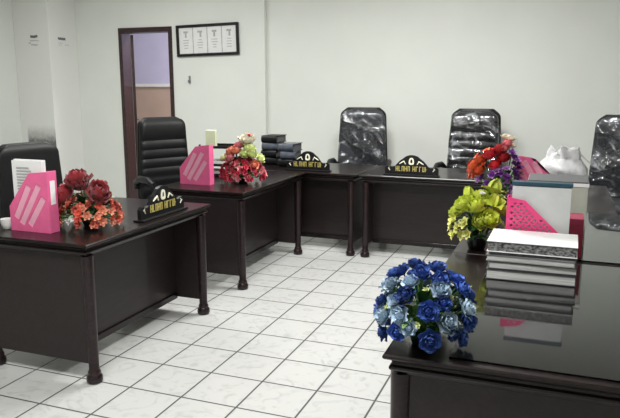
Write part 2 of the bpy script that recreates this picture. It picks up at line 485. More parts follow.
def desk(label, cx, cy, rz, Lx=1.23, D=0.75):
    t = thing('office_desk', label, 'desk', (cx, cy, 0), rz, 'dark wooden office desks in a U')
    hx, hy = Lx / 2, D / 2
    bm = bm_new()
    sweep_rect(bm, hx - 0.03, hy - 0.03, [(-0.02, 0.665), (-0.008, 0.672), (-0.004, 0.682), (0.010, 0.686), (0.014, 0.692), (0.014, 0.698),
                                        (0.006, 0.703), (0.004, 0.711), (0.012, 0.719), (0.026, 0.724), (0.030, 0.729), (0.030, 0.735), (0.026, 0.740)])
    link('desktop', bm, M['wood'], t)
    lx, fy, by = hx - 0.058, -hy + 0.045, hy - 0.06
    for sx in (-1, 1):
        for y in (fy, by):
            bm = bm_new()
            lathe(bm, [(0.026, 0.0), (0.038, 0.004), (0.042, 0.018), (0.040, 0.036), (0.032, 0.048), (0.034, 0.056), (0.030, 0.066), (0.026, 0.075),
                       (0.027, 0.15), (0.029, 0.40), (0.031, 0.60), (0.032, 0.672)], 20, sx * lx, y)
            link('leg', bm, M['leg'], t, smooth=True)
        bm = box(bm_new(), sx * lx - 0.011, sx * lx + 0.011, fy + 0.022, by - 0.022, 0.10, 0.672, 0.003)
        link('side_panel', bm, M['panel'], t)
    py = fy + 0.20
    bm = box(bm_new(), -lx + 0.013, lx - 0.013, py, py + 0.02, 0.12, 0.672, 0.002)
    link('front_panel', bm, M['panel'], t)
    bm = box(bm_new(), -lx + 0.013, lx - 0.013, py - 0.012, py + 0.025, 0.09, 0.13, 0.004)
    link('bottom_rail', bm, M['wood'], t)
    return t

desk('dark mahogany desk at the left with deep red roses on its corner', -0.235, 0.245, R(90))
desk('dark mahogany desk near the door with a tall red and cream bouquet on it', -0.235, 1.945, R(90))
desk('dark mahogany desk in the inner corner along the back wall, dark binders on it', -0.01, 2.955, 0, 1.24)
desk('dark mahogany desk along the back wall with only a nameplate on its top', 1.235, 2.955, 0, 1.21)
desk('nearest glass-topped dark desk with the blue bouquet and the book stack', 2.225, -0.508, R(-90), 1.265, 0.81)
desk('glass-topped dark desk behind the book stack with yellow-green flowers on it', 2.225, 0.768, R(-90), 1.265, 0.81)
desk('dark desk with orange, red and purple flowers on it, right of the back row', 2.235, 2.022, R(-90), 1.225)
# glass sheets
def glass(label, x0, x1, y0, y1):
    o = link('glass_sheet', box(bm_new(), x0, x1, y0, y1, 0.7403, 0.7463, 0.0012), M['glass'])
    tag(o, label, 'glass sheet')
glass('clear glass sheet on the nearest desk under the book stack', 2.005, 2.61, -1.105, 0.10)
glass('clear glass sheet on the desk with yellow-green flowers', 2.005, 2.61, 0.165, 1.375)
GT = 0.7466

# ------------------------------------------------------------------ chairs
def back_rings(grow=0.0, zlo=0.50, zhi=1.215, ribs=True, noise=None, nseg=40, wb=0.262, wt=0.222):
    rings = []
    nz = 44
    for i in range(nz + 1):
        v = i / nz
        z = zlo + v * (zhi - zlo)
        hw = wb + (wt - wb) * v
        r = 0.07
        top = zhi
        if z > top - r: hw = hw - r + math.sqrt(max(0, r * r - (z - top + r) ** 2))
        if z < zlo + 0.05: hw = hw - 0.05 + math.sqrt(max(0, 0.0025 - (zlo + 0.05 - z) ** 2))
        th = 0.052 * (1 - 0.35 * v)
        if v > 0.93: th *= max(0.35, math.sqrt(max(0.05, 1 - ((v - 0.93) / 0.07) ** 2)))
        yc = 0.10 * v ** 1.2 - 0.02 * math.sin(PI * v)
        ring = []
        for k in range(nseg):
            a = 2 * PI * k / nseg
            ca, sa = math.cos(a), math.sin(a)
            x = hw * math.copysign(abs(ca) ** 0.55, ca)
            y = th * math.copysign(abs(sa) ** 0.7, sa)
            y -= 0.035 * (abs(x) / 0.24) ** 2.5
            if ribs and sa < -0.2 and 0.06 < v < 0.72:
                y -= 0.013 * abs(math.sin(PI * (v - 0.06) / 0.66 * 6)) ** 0.6 * min(1, (1 - abs(ca) ** 4) * 2)
            if ribs and sa < -0.2 and 0.74 < v < 0.97:
                y -= 0.018 * math.sin(PI * (v - 0.74) / 0.23) ** 0.6 * min(1, (1 - abs(ca) ** 4) * 2)
            x += math.copysign(grow, ca) * min(1, abs(ca) * 3); y += grow * sa * 1.6
            if noise:
                y += noise(x, z, sa); x += 0.3 * noise(z, x, ca)
            ring.append((x, y, z + (grow if i == nz else 0)))
        rings.append(ring)
    return rings

def chair(label, loc, rz, wrapped=False, lm='leather', dz=0.0, seed=1, ribs=True):
    t = thing('office_chair', label, 'chair', loc, rz, 'high-backed black office chairs')
    L_ = M[lm]
    # backrest sits behind the seat (local +y), chair faces local -y
    bm = bm_new(); loft(bm, [[(x, y + 0.0, z + dz) for x, y, z in r] for r in back_rings(ribs=ribs)])
    link('backrest', bm, L_, t, smooth=True)
    bm = bm_new(); loft(bm, [[(x, y + (0.048 if wrapped else 0.03), z + dz) for x, y, z in r] for r in back_rings(0.018 if wrapped else 0.006, 0.48, 1.236 if wrapped else 1.216, False)])
    link('back_shell', bm, M['black'], t, smooth=True)
    bm = bm_new()
    rings = []
    for i in range(9):
        v = i / 8
        s = 1 - 0.10 * abs(2 * v - 1) ** 4
        z = 0.435 + 0.105 * v
        ring = []
        for k in range(32):
            a = 2 * PI * k / 32; ca, sa = math.cos(a), math.sin(a)
            x = 0.255 * s * math.copysign(abs(ca) ** 0.5, ca); y = -0.27 + 0.245 * s * math.copysign(abs(sa) ** 0.5, sa)
            ring.append((x, y, z + dz + (0.012 * math.cos(PI * x / 0.5) if v == 1 else 0)))
        rings.append(ring)
    loft(bm, rings); link('seat', bm, L_, t, smooth=True)
    for s in (-1, 1):
        bm = bm_new()
        pts = [(s * 0.262, -0.36, 0.47), (s * 0.292, -0.38, 0.56), (s * 0.298, -0.36, 0.68), (s * 0.298, -0.28, 0.705), (s * 0.296, -0.12, 0.70), (s * 0.285, -0.02, 0.66), (s * 0.268, 0.0, 0.60)]
        tube(bm, [(x, y, z + dz) for x, y, z in pts], [0.018, 0.020, 0.026, 0.03, 0.03, 0.024, 0.02], 12)
        link('armrest', bm, M['black'], t, smooth=True)
    bm = bm_new(); lathe(bm, [(0.06, 0.43 + dz), (0.06, 0.40 + dz), (0.028, 0.39 + dz), (0.028, 0.25), (0.04, 0.24), (0.045, 0.07), (0.03, 0.06)], 18, 0, -0.25)
    link('gas_column', bm, M['black'], t, smooth=True)
    bm = bm_new()
    for k in range(5):
        a = 2 * PI * k / 5 + 0.3
        tube(bm, [(0, -0.25, 0.125), (0.15 * math.cos(a), -0.25 + 0.15 * math.sin(a), 0.115), (0.27 * math.cos(a), -0.25 + 0.27 * math.sin(a), 0.085)], [0.03, 0.024, 0.018], 10)
    link('star_base', bm, M['black'], t, smooth=True)
    for k in range(5):
        a = 2 * PI * k / 5 + 0.3
        x, y = 0.27 * math.cos(a), -0.25 + 0.27 * math.sin(a)
        bm = bm_new()
        for s in (-1, 1):
            tx, ty = -math.sin(a) * 0.014 * s, math.cos(a) * 0.014 * s
            tube(bm, [(x + tx * 0.4, y + ty * 0.4, 0.03), (x + tx * 1.5, y + ty * 1.5, 0.03)], 0.029, 14)
        tube(bm, [(x, y, 0.04), (x, y, 0.09)], 0.008, 8)
        link('caster', bm, M['black'], t, smooth=True)
    if wrapped:
        rr = random.Random(seed)
        ph = [(rr.uniform(6, 22), rr.uniform(6, 30), rr.uniform(0, 6.28), rr.uniform(0.0015, 0.004)) for _ in range(7)]
        def nf(x, z, s): return sum(am * math.sin(fx * x + fz * z + p + 1.7 * s) for fx, fz, p, am in ph)
        bm = bm_new(); loft(bm, [[(x, y, z + dz) for x, y, z in r] for r in back_rings(0.008, 0.50, 1.222, ribs, nf)])
        o = link('plastic_cover', bm, M['plastic'], t, smooth=True)
        o['label'] = 'clear crinkled plastic wrap'
    return t

chair('black office chair at the left, behind the desk with red roses', (-1.11, 0.59, 0), R(78), dz=-0.10, ribs=False)
chair('black ribbed office chair in front of the open doorway', (-1.12, 2.23, 0), R(62))
chair('black plastic-wrapped office chair by the back wall, left of the orange and purple flowers', (0.285, 3.88, 0), R(8), True, 'leather_blue', 0.02, 3, False)
chair('black plastic-wrapped office chair by the back wall behind the orange and purple flowers', (1.445, 3.88, 0), R(-4), True, 'leather', 0.02, 5)
chair('plastic-wrapped black office chair cut off by the right edge of the photo', (2.765, 3.36, 0), R(-12), True, 'leather_blue', 0.0, 8, False)

# ------------------------------------------------------------------ file holders
def rounded_slot(x0, z0, x1, z1, w):
    dx, dz = x1 - x0, z1 - z0
    l = math.hypot(dx, dz); ux, uz = dx / l, dz / l; px, pz = -uz * w, ux * w
    return [(x0 + px, z0 + pz), (x0 - px, z0 - pz), (x1 - px, z1 - pz), (x1 + px, z1 + pz)]

def inside(poly, x, z, marg):
    # convex-ish test with margin
    n = len(poly); sgn = None
    for i in range(n):
        (ax, az), (bx, bz) = poly[i], poly[(i + 1) % n]
        l = math.hypot(bx - ax, bz - az)
        d_ = ((bx - ax) * (z - az) - (bz - az) * (x - ax)) / l
        if d_ < marg: return False
    return True

def file_holder(label, x0, y0, z, rz, m, Ln=0.265, Wd=0.065, Ht=0.315, low=0.13, style='slots', card=False, knee=0.55):
    """tall end at local +x; origin at the base centre"""
    t = thing('file_holder', label, 'file holder', (x0, y0, z), rz, 'pink plastic file holders')
    h = Ln / 2
    kx = h - Ln * (1 - knee)
    outer = [(-h, 0), (h, 0), (h, Ht), (kx, Ht - 0.012), (-h, low)]
    holes = []
    if style == 'slots':
        for xa, za, xb, zb in ((-h + 0.040, 0.070, -h + 0.140, 0.245), (-h + 0.075, 0.040, -h + 0.205, 0.250), (-h + 0.130, 0.036, -h + 0.232, 0.185)):
            holes.append(rounded_slot(xa, za, xb, zb, 0.0180))
    else:
        k = 0
        zz = 0.02
        while zz < Ht:
            xx = -h + 0.015 + (0.012 if k % 2 else 0)
            while xx < h:
                if inside(outer, xx, zz, 0.014):
                    holes.append([(xx - 0.0085, zz), (xx, zz - 0.006), (xx + 0.0085, zz), (xx, zz + 0.006)])
                xx += 0.024
            zz += 0.0135; k += 1
    for s in (-1, 1):
        bm = bm_new(); plate(bm, outer, holes, 0.003, 'y', s * Wd / 2 - 0.0015)
        link('side_plate', bm, m, t)
    bm = box(bm_new(), h - 0.004, h, -Wd / 2 + 0.002, Wd / 2 - 0.002, 0, Ht, 0.001); link('tall_end', bm, m, t)
    bm = box(bm_new(), -h, -h + 0.004, -Wd / 2 + 0.002, Wd / 2 - 0.002, 0, low, 0.001); link('low_end', bm, m, t)
    bm = box(bm_new(), -h + 0.004, h - 0.004, -Wd / 2 + 0.002, Wd / 2 - 0.002, 0, 0.004); link('base', bm, m, t)
    if style == 'slots':
        inner = [(-h + 0.006, 0.006), (h - 0.006, 0.006), (h - 0.006, Ht - 0.008), (kx + 0.002, Ht - 0.022), (-h + 0.006, low - 0.002)]
        bm = bm_new(); plate(bm, inner, [], 0.0012, 'y', -Wd / 2 + 0.0017); o = link('slot_backing', bm, M['pinkpale'], t); o['label'] = 'pale pink backing seen through the slots'
    if card:
        bm = box(bm_new(), h, h + 0.0012, -Wd / 2 + 0.016, Wd / 2 - 0.014, 0.15, Ht - 0.05); o = link('label_card', bm, M['paper'], t); o['label'] = 'white label card'
    return t

def papers(label, x0, y0, z, w, d_, h, m, rz=0, tilt=0, top=None, ink=False, cat='paper'):
    t = thing('paper_sheaf', label, cat, (x0, y0, z), rot=(0, tilt, rz))
    bm = bm_new(); n = 5
    rr = random.Random(label)
    for k in range(n):
        y = -d_ / 2 + d_ * k / n
        dx = rr.uniform(-0.003, 0.003)
        box(bm, -w / 2 + dx, w / 2 + dx, y, y + d_ / n * 0.8, 0, h + rr.uniform(-0.006, 0.0))
    link('sheets', bm, m, t)
    if ink:
        bm = bm_new()
        for k in range(10):
            zz = h - 0.045 - 0.016 * k
            box(bm, -w / 2 + 0.03, -w / 2 + 0.03 + rr.uniform(0.05, w - 0.09), -d_ / 2 - 0.004, -d_ / 2 - 0.0032, zz, zz + 0.006)
        link('printed_text', bm, M['inkpale'], t)
    if top:
        bm = box(bm_new(), -w / 2 - 0.004, w / 2 + 0.004, -d_ / 2 - 0.004, d_ / 2 + 0.004, h + 0.0005, h + 0.016, 0.002); o = link('spine', bm, top, t); o['label'] = 'dark teal spine'
    return t

TT = 0.7405
file_holder('bright pink slotted file holder at the left, holding a tall white sheet', -0.335, -0.19, TT, 0, M['pink'], Ht=0.325, card=True)
papers('tall white printed sheets in the leftmost pink file holder', -0.350, -0.187, TT + 0.0045, 0.20, 0.03, 0.375, M['paper'], ink=True)
file_holder('bright pink slotted file holder beside the tall red and cream bouquet', -0.395, 1.60, TT, 0, M['pink'], Ht=0.31)
file_holder('magenta perforated file holder behind the stack of thick books', 2.195, 0.035, GT, PI, M['magenta'], Ht=0.29, low=0.10, style='mesh', knee=0.72)
papers('greyish papers with dark teal top edge standing in the perforated magenta holder', 2.200, 0.035, GT + 0.005, 0.235, 0.035, 0.335, M['papergrey'], top=M['teal'], cat='folder')
file_holder('pink file holder half hidden between the purple flowers and the white plastic bag', 2.10, 1.92, TT, PI, M['pink'], Ht=0.28, knee=0.60)

# ------------------------------------------------------------------ books on the nearest desk
def book(label, cx, cy, z, w, d_, h, cover, pages, rz=0):
    t = thing('book', label, 'book', (cx, cy, z), rz, 'stack of thick books on the nearest desk')
    c = 0.0035
    bm = bm_new(); box(bm, -w / 2, w / 2, -d_ / 2, d_ / 2, 0, c, 0.001); box(bm, -w / 2, w / 2, -d_ / 2, d_ / 2, h - c, h, 0.001)
    box(bm, -w / 2, w / 2, d_ / 2 - c, d_ / 2, c, h - c)
    link('cover', bm, cover, t)
    bm = box(bm_new(), -w / 2 + 0.004, w / 2 - 0.004, -d_ / 2 + 0.004, d_ / 2 - c - 0.0005, c + 0.0003, h - c - 0.0003)
    link('page_block', bm, pages, t)
    return h
z = GT
for lab, dx, dy, w, d_, h, cv, pg, rz in [
    ('thick book at the very bottom of the stack, dark covers and pale pages', 0.0, 0.0, 0.335, 0.235, 0.042, 'coverdark', 'pages', 0.0),
    ('thick pale-paged book second from the bottom of the stack', 0.004, 0.003, 0.328, 0.235, 0.031, 'coverdark', 'pages', R(0.8)),
    ('pale-paged book in the middle of the stack, just under the speckled ones', -0.002, 0.002, 0.330, 0.24, 0.026, 'covergrey', 'pages', R(-1.0)),
    ('thin grey book under the white-covered top book of the stack', 0.004, 0.0, 0.322, 0.23, 0.010, 'coverdark', 'pages_dark', R(0.6)),
    ('white-covered book on top of the stack, its page edges dark and speckled', 0.0, 0.004, 0.335, 0.24, 0.044, 'coverwhite', 'pages_dark', R(-0.6))]:
    book(lab, 2.183 + dx, -0.158 + dy, z, w, d_, h, M[cv], M[pg], rz); z += h + 0.0006

# archive box and dark pink book behind the stack
t = thing('archive_box', 'pale grey-green archive box with dark lid behind the teal-edged papers', 'box', (2.26, 0.56, GT))
link('body', box(bm_new(), -0.135, 0.135, -0.13, 0.13, 0, 0.285, 0.003), M['boxgreen'], t)
link('lid_band', box(bm_new(), -0.139, 0.139, -0.134, 0.134, 0.2855, 0.303, 0.002), M['paper'], t)
link('lid', box(bm_new(), -0.136, 0.136, -0.131, 0.131, 0.3032, 0.310, 0.002), M['boxtop'], t)
t = thing('notebook', 'dark pink notebook standing behind the right end of the book stack', 'notebook', (2.34, 0.28, GT))
link('cover', box(bm_new(), -0.04, 0.04, -0.075, 0.075, 0, 0.175, 0.002), M['darkpink'], t)
link('page_block', box(bm_new(), -0.0385, -0.034, -0.071, 0.071, 0.1752, 0.1765), M['papergrey'], t)

# ------------------------------------------------------------------ white plastic bag
def bag():
    t = thing('plastic_bag', 'crumpled white plastic bag left of the cut-off chair', 'bag', (2.29, 2.40, TT))
    rr = random.Random(4)
    ph = [(rr.randint(2, 9), rr.uniform(8, 40), rr.uniform(0, 6.28), rr.uniform(0.003, 0.011)) for _ in range(8)]
    rings = []
    for i in range(20):
        v = i / 19
        s = (0.85 + 0.3 * math.sin(PI * min(1, v * 1.25))) * (1 - 0.45 * max(0, v - 0.55) / 0.45)
        ring = []
        for k in range(40):
            a = 2 * PI * k / 40
            n_ = sum(am * math.sin(f * a + q * v * 0.35 + p) for f, q, p, am in ph) * (0.3 + 1.2 * v)
            ring.append(((0.16 * s + n_) * math.cos(a), (0.085 * s + n_ * 0.6) * math.sin(a), 0.285 * v + (n_ * 1.2 if v > 0.8 else 0)))
        rings.append(ring)
    bm = bm_new(); loft(bm, rings); link('sack', bm, M['bag'], t, smooth=True)
    for s in (-1, 1):
        bm = bm_new()
        pts = [(-0.05 + 0.02 * s, s * 0.02, 0.275), (-0.02, s * 0.03, 0.315), (0.05, s * 0.035, 0.30), (0.12, s * 0.03, 0.25), (0.185, s * 0.02, 0.19)]
        rings = [[(x, y - 0.002, z_ - 0.006), (x, y + 0.002, z_ - 0.006), (x, y + 0.002, z_ + 0.006), (x, y - 0.002, z_ + 0.006)] for x, y, z_ in pts]
        loft(bm, rings); link('handle', bm, M['bag'], t)
bag()

# ------------------------------------------------------------------ things on the desk near the door and on the corner desk
t = thing('letter_tray', 'black letter tray behind the pink holder near the doorway', 'letter tray', (-0.45, 2.13, TT), R(6))
for k, zz in enumerate((0.0, 0.085, 0.235)):
    bm = box(bm_new(), -0.16, 0.16, -0.11, 0.11, zz + 0.004, zz + 0.010)
    box(bm, -0.16, 0.16, 0.105, 0.11, zz + 0.010, zz + 0.03); box(bm, -0.16, 0.16, -0.11, -0.105, zz + 0.010, zz + 0.026)
    link('tier', bm, M['black'], t)
for sx in (-1, 1):
    for sy in (-1, 1):
        link('post', box(bm_new(), sx * 0.165 - 0.005, sx * 0.165 + 0.005, sy * 0.10 - 0.008, sy * 0.10 + 0.008, 0, 0.27), M['black'], t)
for k, zz in enumerate((0.0112, 0.0962)):
    papers_bm = bm_new()
    for q in range(4): box(papers_bm, -0.14 + 0.004 * q, 0.135 + 0.005 * q, -0.095, 0.095, zz + q * 0.009, zz + q * 0.009 + 0.008)
    o = link('paper_stack', papers_bm, M['paper'], loc=(-0.45, 2.13, TT), rot=(0, 0, R(6)))
    tag(o, ['white papers in the bottom of the black letter tray', 'white papers in the middle tier of the black letter tray'][k], 'paper')
t = thing('folder', 'pale yellow-green folder standing in the black letter tray beside the ribbed chair', 'folder', (-0.555, 2.13, TT + 0.2465), R(6))
link('cover', box(bm_new(), -0.045, 0.045, -0.02, 0.02, 0, 0.135, 0.002), M['greenfile'], t)
link('page_block', box(bm_new(), -0.043, 0.043, -0.016, 0.016, 0.1352, 0.140), M['paper'], t)

def binder(label, x, y, z_, rz, m, w=0.27, d_=0.30, h=0.062):
    t = thing('ring_binder', label, 'binder', (x, y, z_), rz, 'dark binders on the corner desk')
    bm = bm_new()
    box(bm, -w / 2, w / 2, -d_ / 2, d_ / 2, 0, 0.006, 0.002); box(bm, -w / 2, w / 2, -d_ / 2, d_ / 2, h - 0.006, h, 0.002)
    ring = []
    rings = []
    for yy in (-d_ / 2, d_ / 2):
        rings.append([(w / 2 - 0.004 + 0.022 * math.cos(a), yy, h / 2 + (h / 2) * math.sin(a)) for a in [(-PI / 2 + PI * k / 8) for k in range(9)]] +
                     [(w / 2 - 0.008 + 0.016 * math.cos(a), yy, h / 2 + (h / 2 - 0.006) * math.sin(a)) for a in [(PI / 2 - PI * k / 8) for k in range(9)]])
    loft(bm, rings)
    link('cover', bm, m, t, smooth=True)
    link('page_block', box(bm_new(), -w / 2 + 0.01, w / 2 - 0.03, -d_ / 2 + 0.008, d_ / 2 - 0.008, 0.0065, h - 0.0065), M['boxtop'], t)
zz = TT
for k, (lab, mm, rz) in enumerate([('black binder at the bottom of the taller left pile of binders', 'binderblack', 3), ('black binder second from the bottom of the taller binder pile', 'binderblack', -6),
                                  ('blue-grey binder second from the top of the taller binder pile', 'binder', 5), ('black binder on top of the taller left pile of binders', 'binderblack', -3)]):
    binder(lab, -0.40 + 0.008 * (k % 2), 3.10, zz, R(rz - 90), M[mm], 0.22, 0.165, 0.070); zz += 0.0706
zz = TT
for k, (lab, mm, rz) in enumerate([('black binder at the bottom of the lower right pile beside a nameplate', 'binderblack', -4), ('blue-grey binder in the middle of the lower right pile of binders', 'binder', 6),
                                  ('dark binder on top of the lower right pile of binders', 'binder', -2)]):
    binder(lab, -0.175 + 0.006 * (k % 2), 3.00, zz, R(rz - 90), M[mm], 0.22, 0.15, 0.072); zz += 0.0726

# cup at the left end of the left desk
t = thing('cup', 'small white cup at the far left, beside the pink file holder', 'cup', (-0.512, -0.205, TT))
bm = bm_new(); lathe(bm, [(0.022, 0), (0.026, 0.003), (0.034, 0.03), (0.036, 0.055), (0.033, 0.055), (0.031, 0.03), (0.022, 0.006)], 24); link('bowl', bm, M['china'], t, smooth=True)
bm = bm_new(); tube(bm, [(0.033, 0, 0.045), (0.052, 0, 0.042), (0.054, 0, 0.022), (0.032, 0, 0.016)], 0.004, 8); link('handle', bm, M['china'], t, smooth=True)

# ------------------------------------------------------------------ nameplates
def nameplate(label, loc, rz, W_=0.46, Hh=0.165):
    t = thing('nameplate', label, 'nameplate', loc, rz, 'carved black nameplates')
    half = [(0.5, 0.0), (0.5, 0.34), (0.46, 0.43), (0.41, 0.40), (0.36, 0.36), (0.31, 0.42), (0.27, 0.55), (0.22, 0.70), (0.16, 0.82), (0.11, 0.93), (0.05, 0.99)]
    prof = [(x * W_, z_ * Hh) for x, z_ in half] + [(0, Hh)] + [(-x * W_, z_ * Hh) for x, z_ in half[::-1]]
    bm = bm_new(); plate(bm, prof, [], 0.022, 'y', -0.011); link('board', bm, M['binderblack'], t)
    link('foot', box(bm_new(), -W_ / 2 - 0.01, W_ / 2 + 0.01, -0.035, 0.035, -0.012, -0.0003, 0.003), M['binderblack'], t)
    # emblem: a pale ring-shaped badge, wider at the foot
    out, inn = [], []
    for k in range(20):
        a = 2 * PI * k / 20
        w = 0.022 - 0.005 * math.sin(a)
        out.append((w * math.copysign(abs(math.cos(a)) ** 0.7, math.cos(a)), 0.113 + 0.030 * math.copysign(abs(math.sin(a)) ** 0.7, math.sin(a))))
        inn.append((0.45 * w * math.cos(a), 0.114 + 0.017 * math.sin(a)))
    bm = bm_new(); plate(bm, out, [inn], 0.004, 'y', -0.0152); link('emblem', bm, M['cream'], t)
    rr = random.Random(11)
    y0, y1 = -0.0145, -0.0108
    for xa, xb in ((-0.135, -0.012), (0.012, 0.135)):
        bm = bm_new(); x = xa
        while x < xb - 0.012:
            w = min(rr.uniform(0.017, 0.024), xb - x)
            box(bm, x, x + 0.005, y0, y1, 0.026, 0.070)
            if rr.random() < 0.6: box(bm, x + w - 0.005, x + w, y0, y1, 0.026, 0.070)
            zb = rr.choice([0.026, 0.044, 0.064])
            box(bm, x + 0.005, x + w - 0.005, y0, y1, zb, zb + 0.006)
            x += w + 0.006
        link('gold_word', bm, M['gold'], t)
    for s in (-1, 1):
        bm = bm_new()
        tube(bm, [(s * 0.05, -0.0125, 0.086), (s * 0.065, -0.0125, 0.112), (s * 0.085, -0.0125, 0.100), (s * 0.105, -0.0125, 0.088)], [0.004, 0.007, 0.006, 0.003], 8)
        link('carved_scroll', bm, M['cream'], t, smooth=True)
        bm = bm_new()
        tube(bm, [(s * 0.185 * W_ / 0.46, -0.0125, 0.030), (s * 0.20 * W_ / 0.46, -0.0125, 0.050), (s * 0.190 * W_ / 0.46, -0.0125, 0.060)], [0.003, 0.006, 0.003], 8)
        link('carved_curl', bm, M['cream'], t, smooth=True)
    return t
nameplate('black carved nameplate on the desk with red roses', (0.055, 0.42, TT + 0.012), R(90))
nameplate('black carved nameplate beside the dark binders on the corner desk', (0.125, 2.68, TT + 0.012), 0, 0.41)
nameplate('black carved nameplate right of the first plastic-wrapped chair on the back desk', (1.075, 2.675, TT + 0.012), 0, 0.46)

# ------------------------------------------------------------------ flowers
def petal(bm, L_, W_, tilt, az, z0, curl, r0=0.0, nu=5, nv=5):
    grid = []
    for j in range(nv):
        v = j / (nv - 1)
        w = W_ * math.sin(PI * min(1, 0.12 + 0.80 * v)) ** 0.75
        row = []
        for i in range(nu):
            u = -1 + 2 * i / (nu - 1)
            a = tilt + curl * v
            # walk along arc
            s = 0; rad = r0; zz_ = z0
            steps = 6
            for q in range(steps):
                aa = tilt + curl * v * (q + 0.5) / steps
                rad += math.sin(aa) * v * L_ / steps; zz_ += math.cos(aa) * v * L_ / steps
            x = u * w; cup = 0.35 * W_ * u * u * (0.4 + v)
            rad2 = rad - cup * math.cos(tilt) * 0.8; zz2 = zz_ + cup * math.sin(tilt) * 0.8
            row.append(bm.verts.new((rad2 * math.cos(az) - x * math.sin(az), rad2 * math.sin(az) + x * math.cos(az), zz2)))
        grid.append(row)
    for j in range(nv - 1):
        for i in range(nu - 1):
            bm.faces.new((grid[j][i], grid[j][i + 1], grid[j + 1][i + 1], grid[j + 1][i]))

def finish_mesh(name, bm, m):
    bmesh.ops.recalc_face_normals(bm, faces=bm.faces[:])
    me = bpy.data.meshes.new(name); bm.to_mesh(me); bm.free()
    for p in me.polygons: p.use_smooth = True
    me.materials.append(m)
    return me

def rose_mesh(name, m, seed):        # unit radius, axis +z
    rr = random.Random(seed); bm = bm_new()
    lathe(bm, [(0.12, -0.35), (0.34, -0.1), (0.36, 0.25), (0.2, 0.5), (0.05, 0.55)], 10)
    for (n, L_, W_, tl, cu, z0, r0) in [(3, 0.75, 0.34, 8, -18, -0.05, 0.10), (4, 0.85, 0.42, 22, 5, -0.12, 0.16), (5, 0.95, 0.56, 36, 12, -0.22, 0.24), (6, 0.85, 0.60, 58, 30, -0.28, 0.26)]:
        o = rr.uniform(0, 6)
        for k in range(n): petal(bm, L_ * rr.uniform(0.9, 1.1), W_, R(tl + rr.uniform(-6, 6)), o + 2 * PI * k / n, z0, R(cu), r0)
    return finish_mesh(name, bm, m)

def floret_mesh(name, m, seed, n=6):
    rr = random.Random(seed); bm = bm_new()
    lathe(bm, [(0.06, -0.3), (0.16, 0.0), (0.18, 0.18), (0.05, 0.26)], 7)
    for (nn, L_, W_, tl, cu) in [(n, 0.95, 0.34, 50, 30), (n - 2, 0.65, 0.28, 20, 25)]:
        o = rr.uniform(0, 6)
        for k in range(nn): petal(bm, L_ * rr.uniform(0.8, 1.1), W_, R(tl + rr.uniform(-10, 10)), o + 2 * PI * k / nn, 0.0, R(cu), 0.06, 3, 4)
    return finish_mesh(name, bm, m)

def lily_mesh(name, m, seed):
    rr = random.Random(seed); bm = bm_new()
    lathe(bm, [(0.05, -0.5), (0.13, -0.1), (0.22, 0.2), (0.05, 0.3)], 8)
    for (nn, L_, W_, tl, cu, o) in [(3, 1.15, 0.52, 12, -30, 0.3), (4, 1.1, 0.55, 48, 55, 0.9)]:
        for k in range(nn): petal(bm, L_ * rr.uniform(0.9, 1.1), W_, R(tl), o + 2 * PI * k / nn, -0.1, R(cu), 0.1)
    return finish_mesh(name, bm, m)

def put(me, name, parent, pos, axis, r, spin):
    o = bpy.data.objects.new(name, me); C.objects.link(o); o.parent = parent
    q = Vector((0, 0, 1)).rotation_difference(Vector(axis).normalized())
    mtx = Matrix.Translation(Vector(pos)) @ q.to_matrix().to_4x4() @ Matrix.Rotation(spin, 4, 'Z') @ Matrix.Scale(r, 4)
    o.matrix_local = mtx
    return o

def leaf_geo(bm, base, tip, w, droop=0.0):
    base, tip = Vector(base), Vector(tip)
    d_ = tip - base
    side = d_.cross(Vector((0, 0, 1)))
    if side.length < 1e-4: side = Vector((1, 0, 0))
    side.normalize(); up = side.cross(d_).normalized()
    rows = []
    for j in range(6):
        v = j / 5
        c = base + d_ * v - Vector((0, 0, droop * v * v)) + up * (0.12 * d_.length * math.sin(PI * v))
        ww = w * math.sin(PI * min(1, 0.06 + 0.9 * v)) ** 0.8
        rows.append([bm.verts.new(c - side * ww + up * 0.2 * ww), bm.verts.new(c), bm.verts.new(c + side * ww + up * 0.2 * ww)])
    for a, b_ in zip(rows[:-1], rows[1:]):
        for i in range(2): bm.faces.new((a[i], a[i + 1], b_[i + 1], b_[i]))

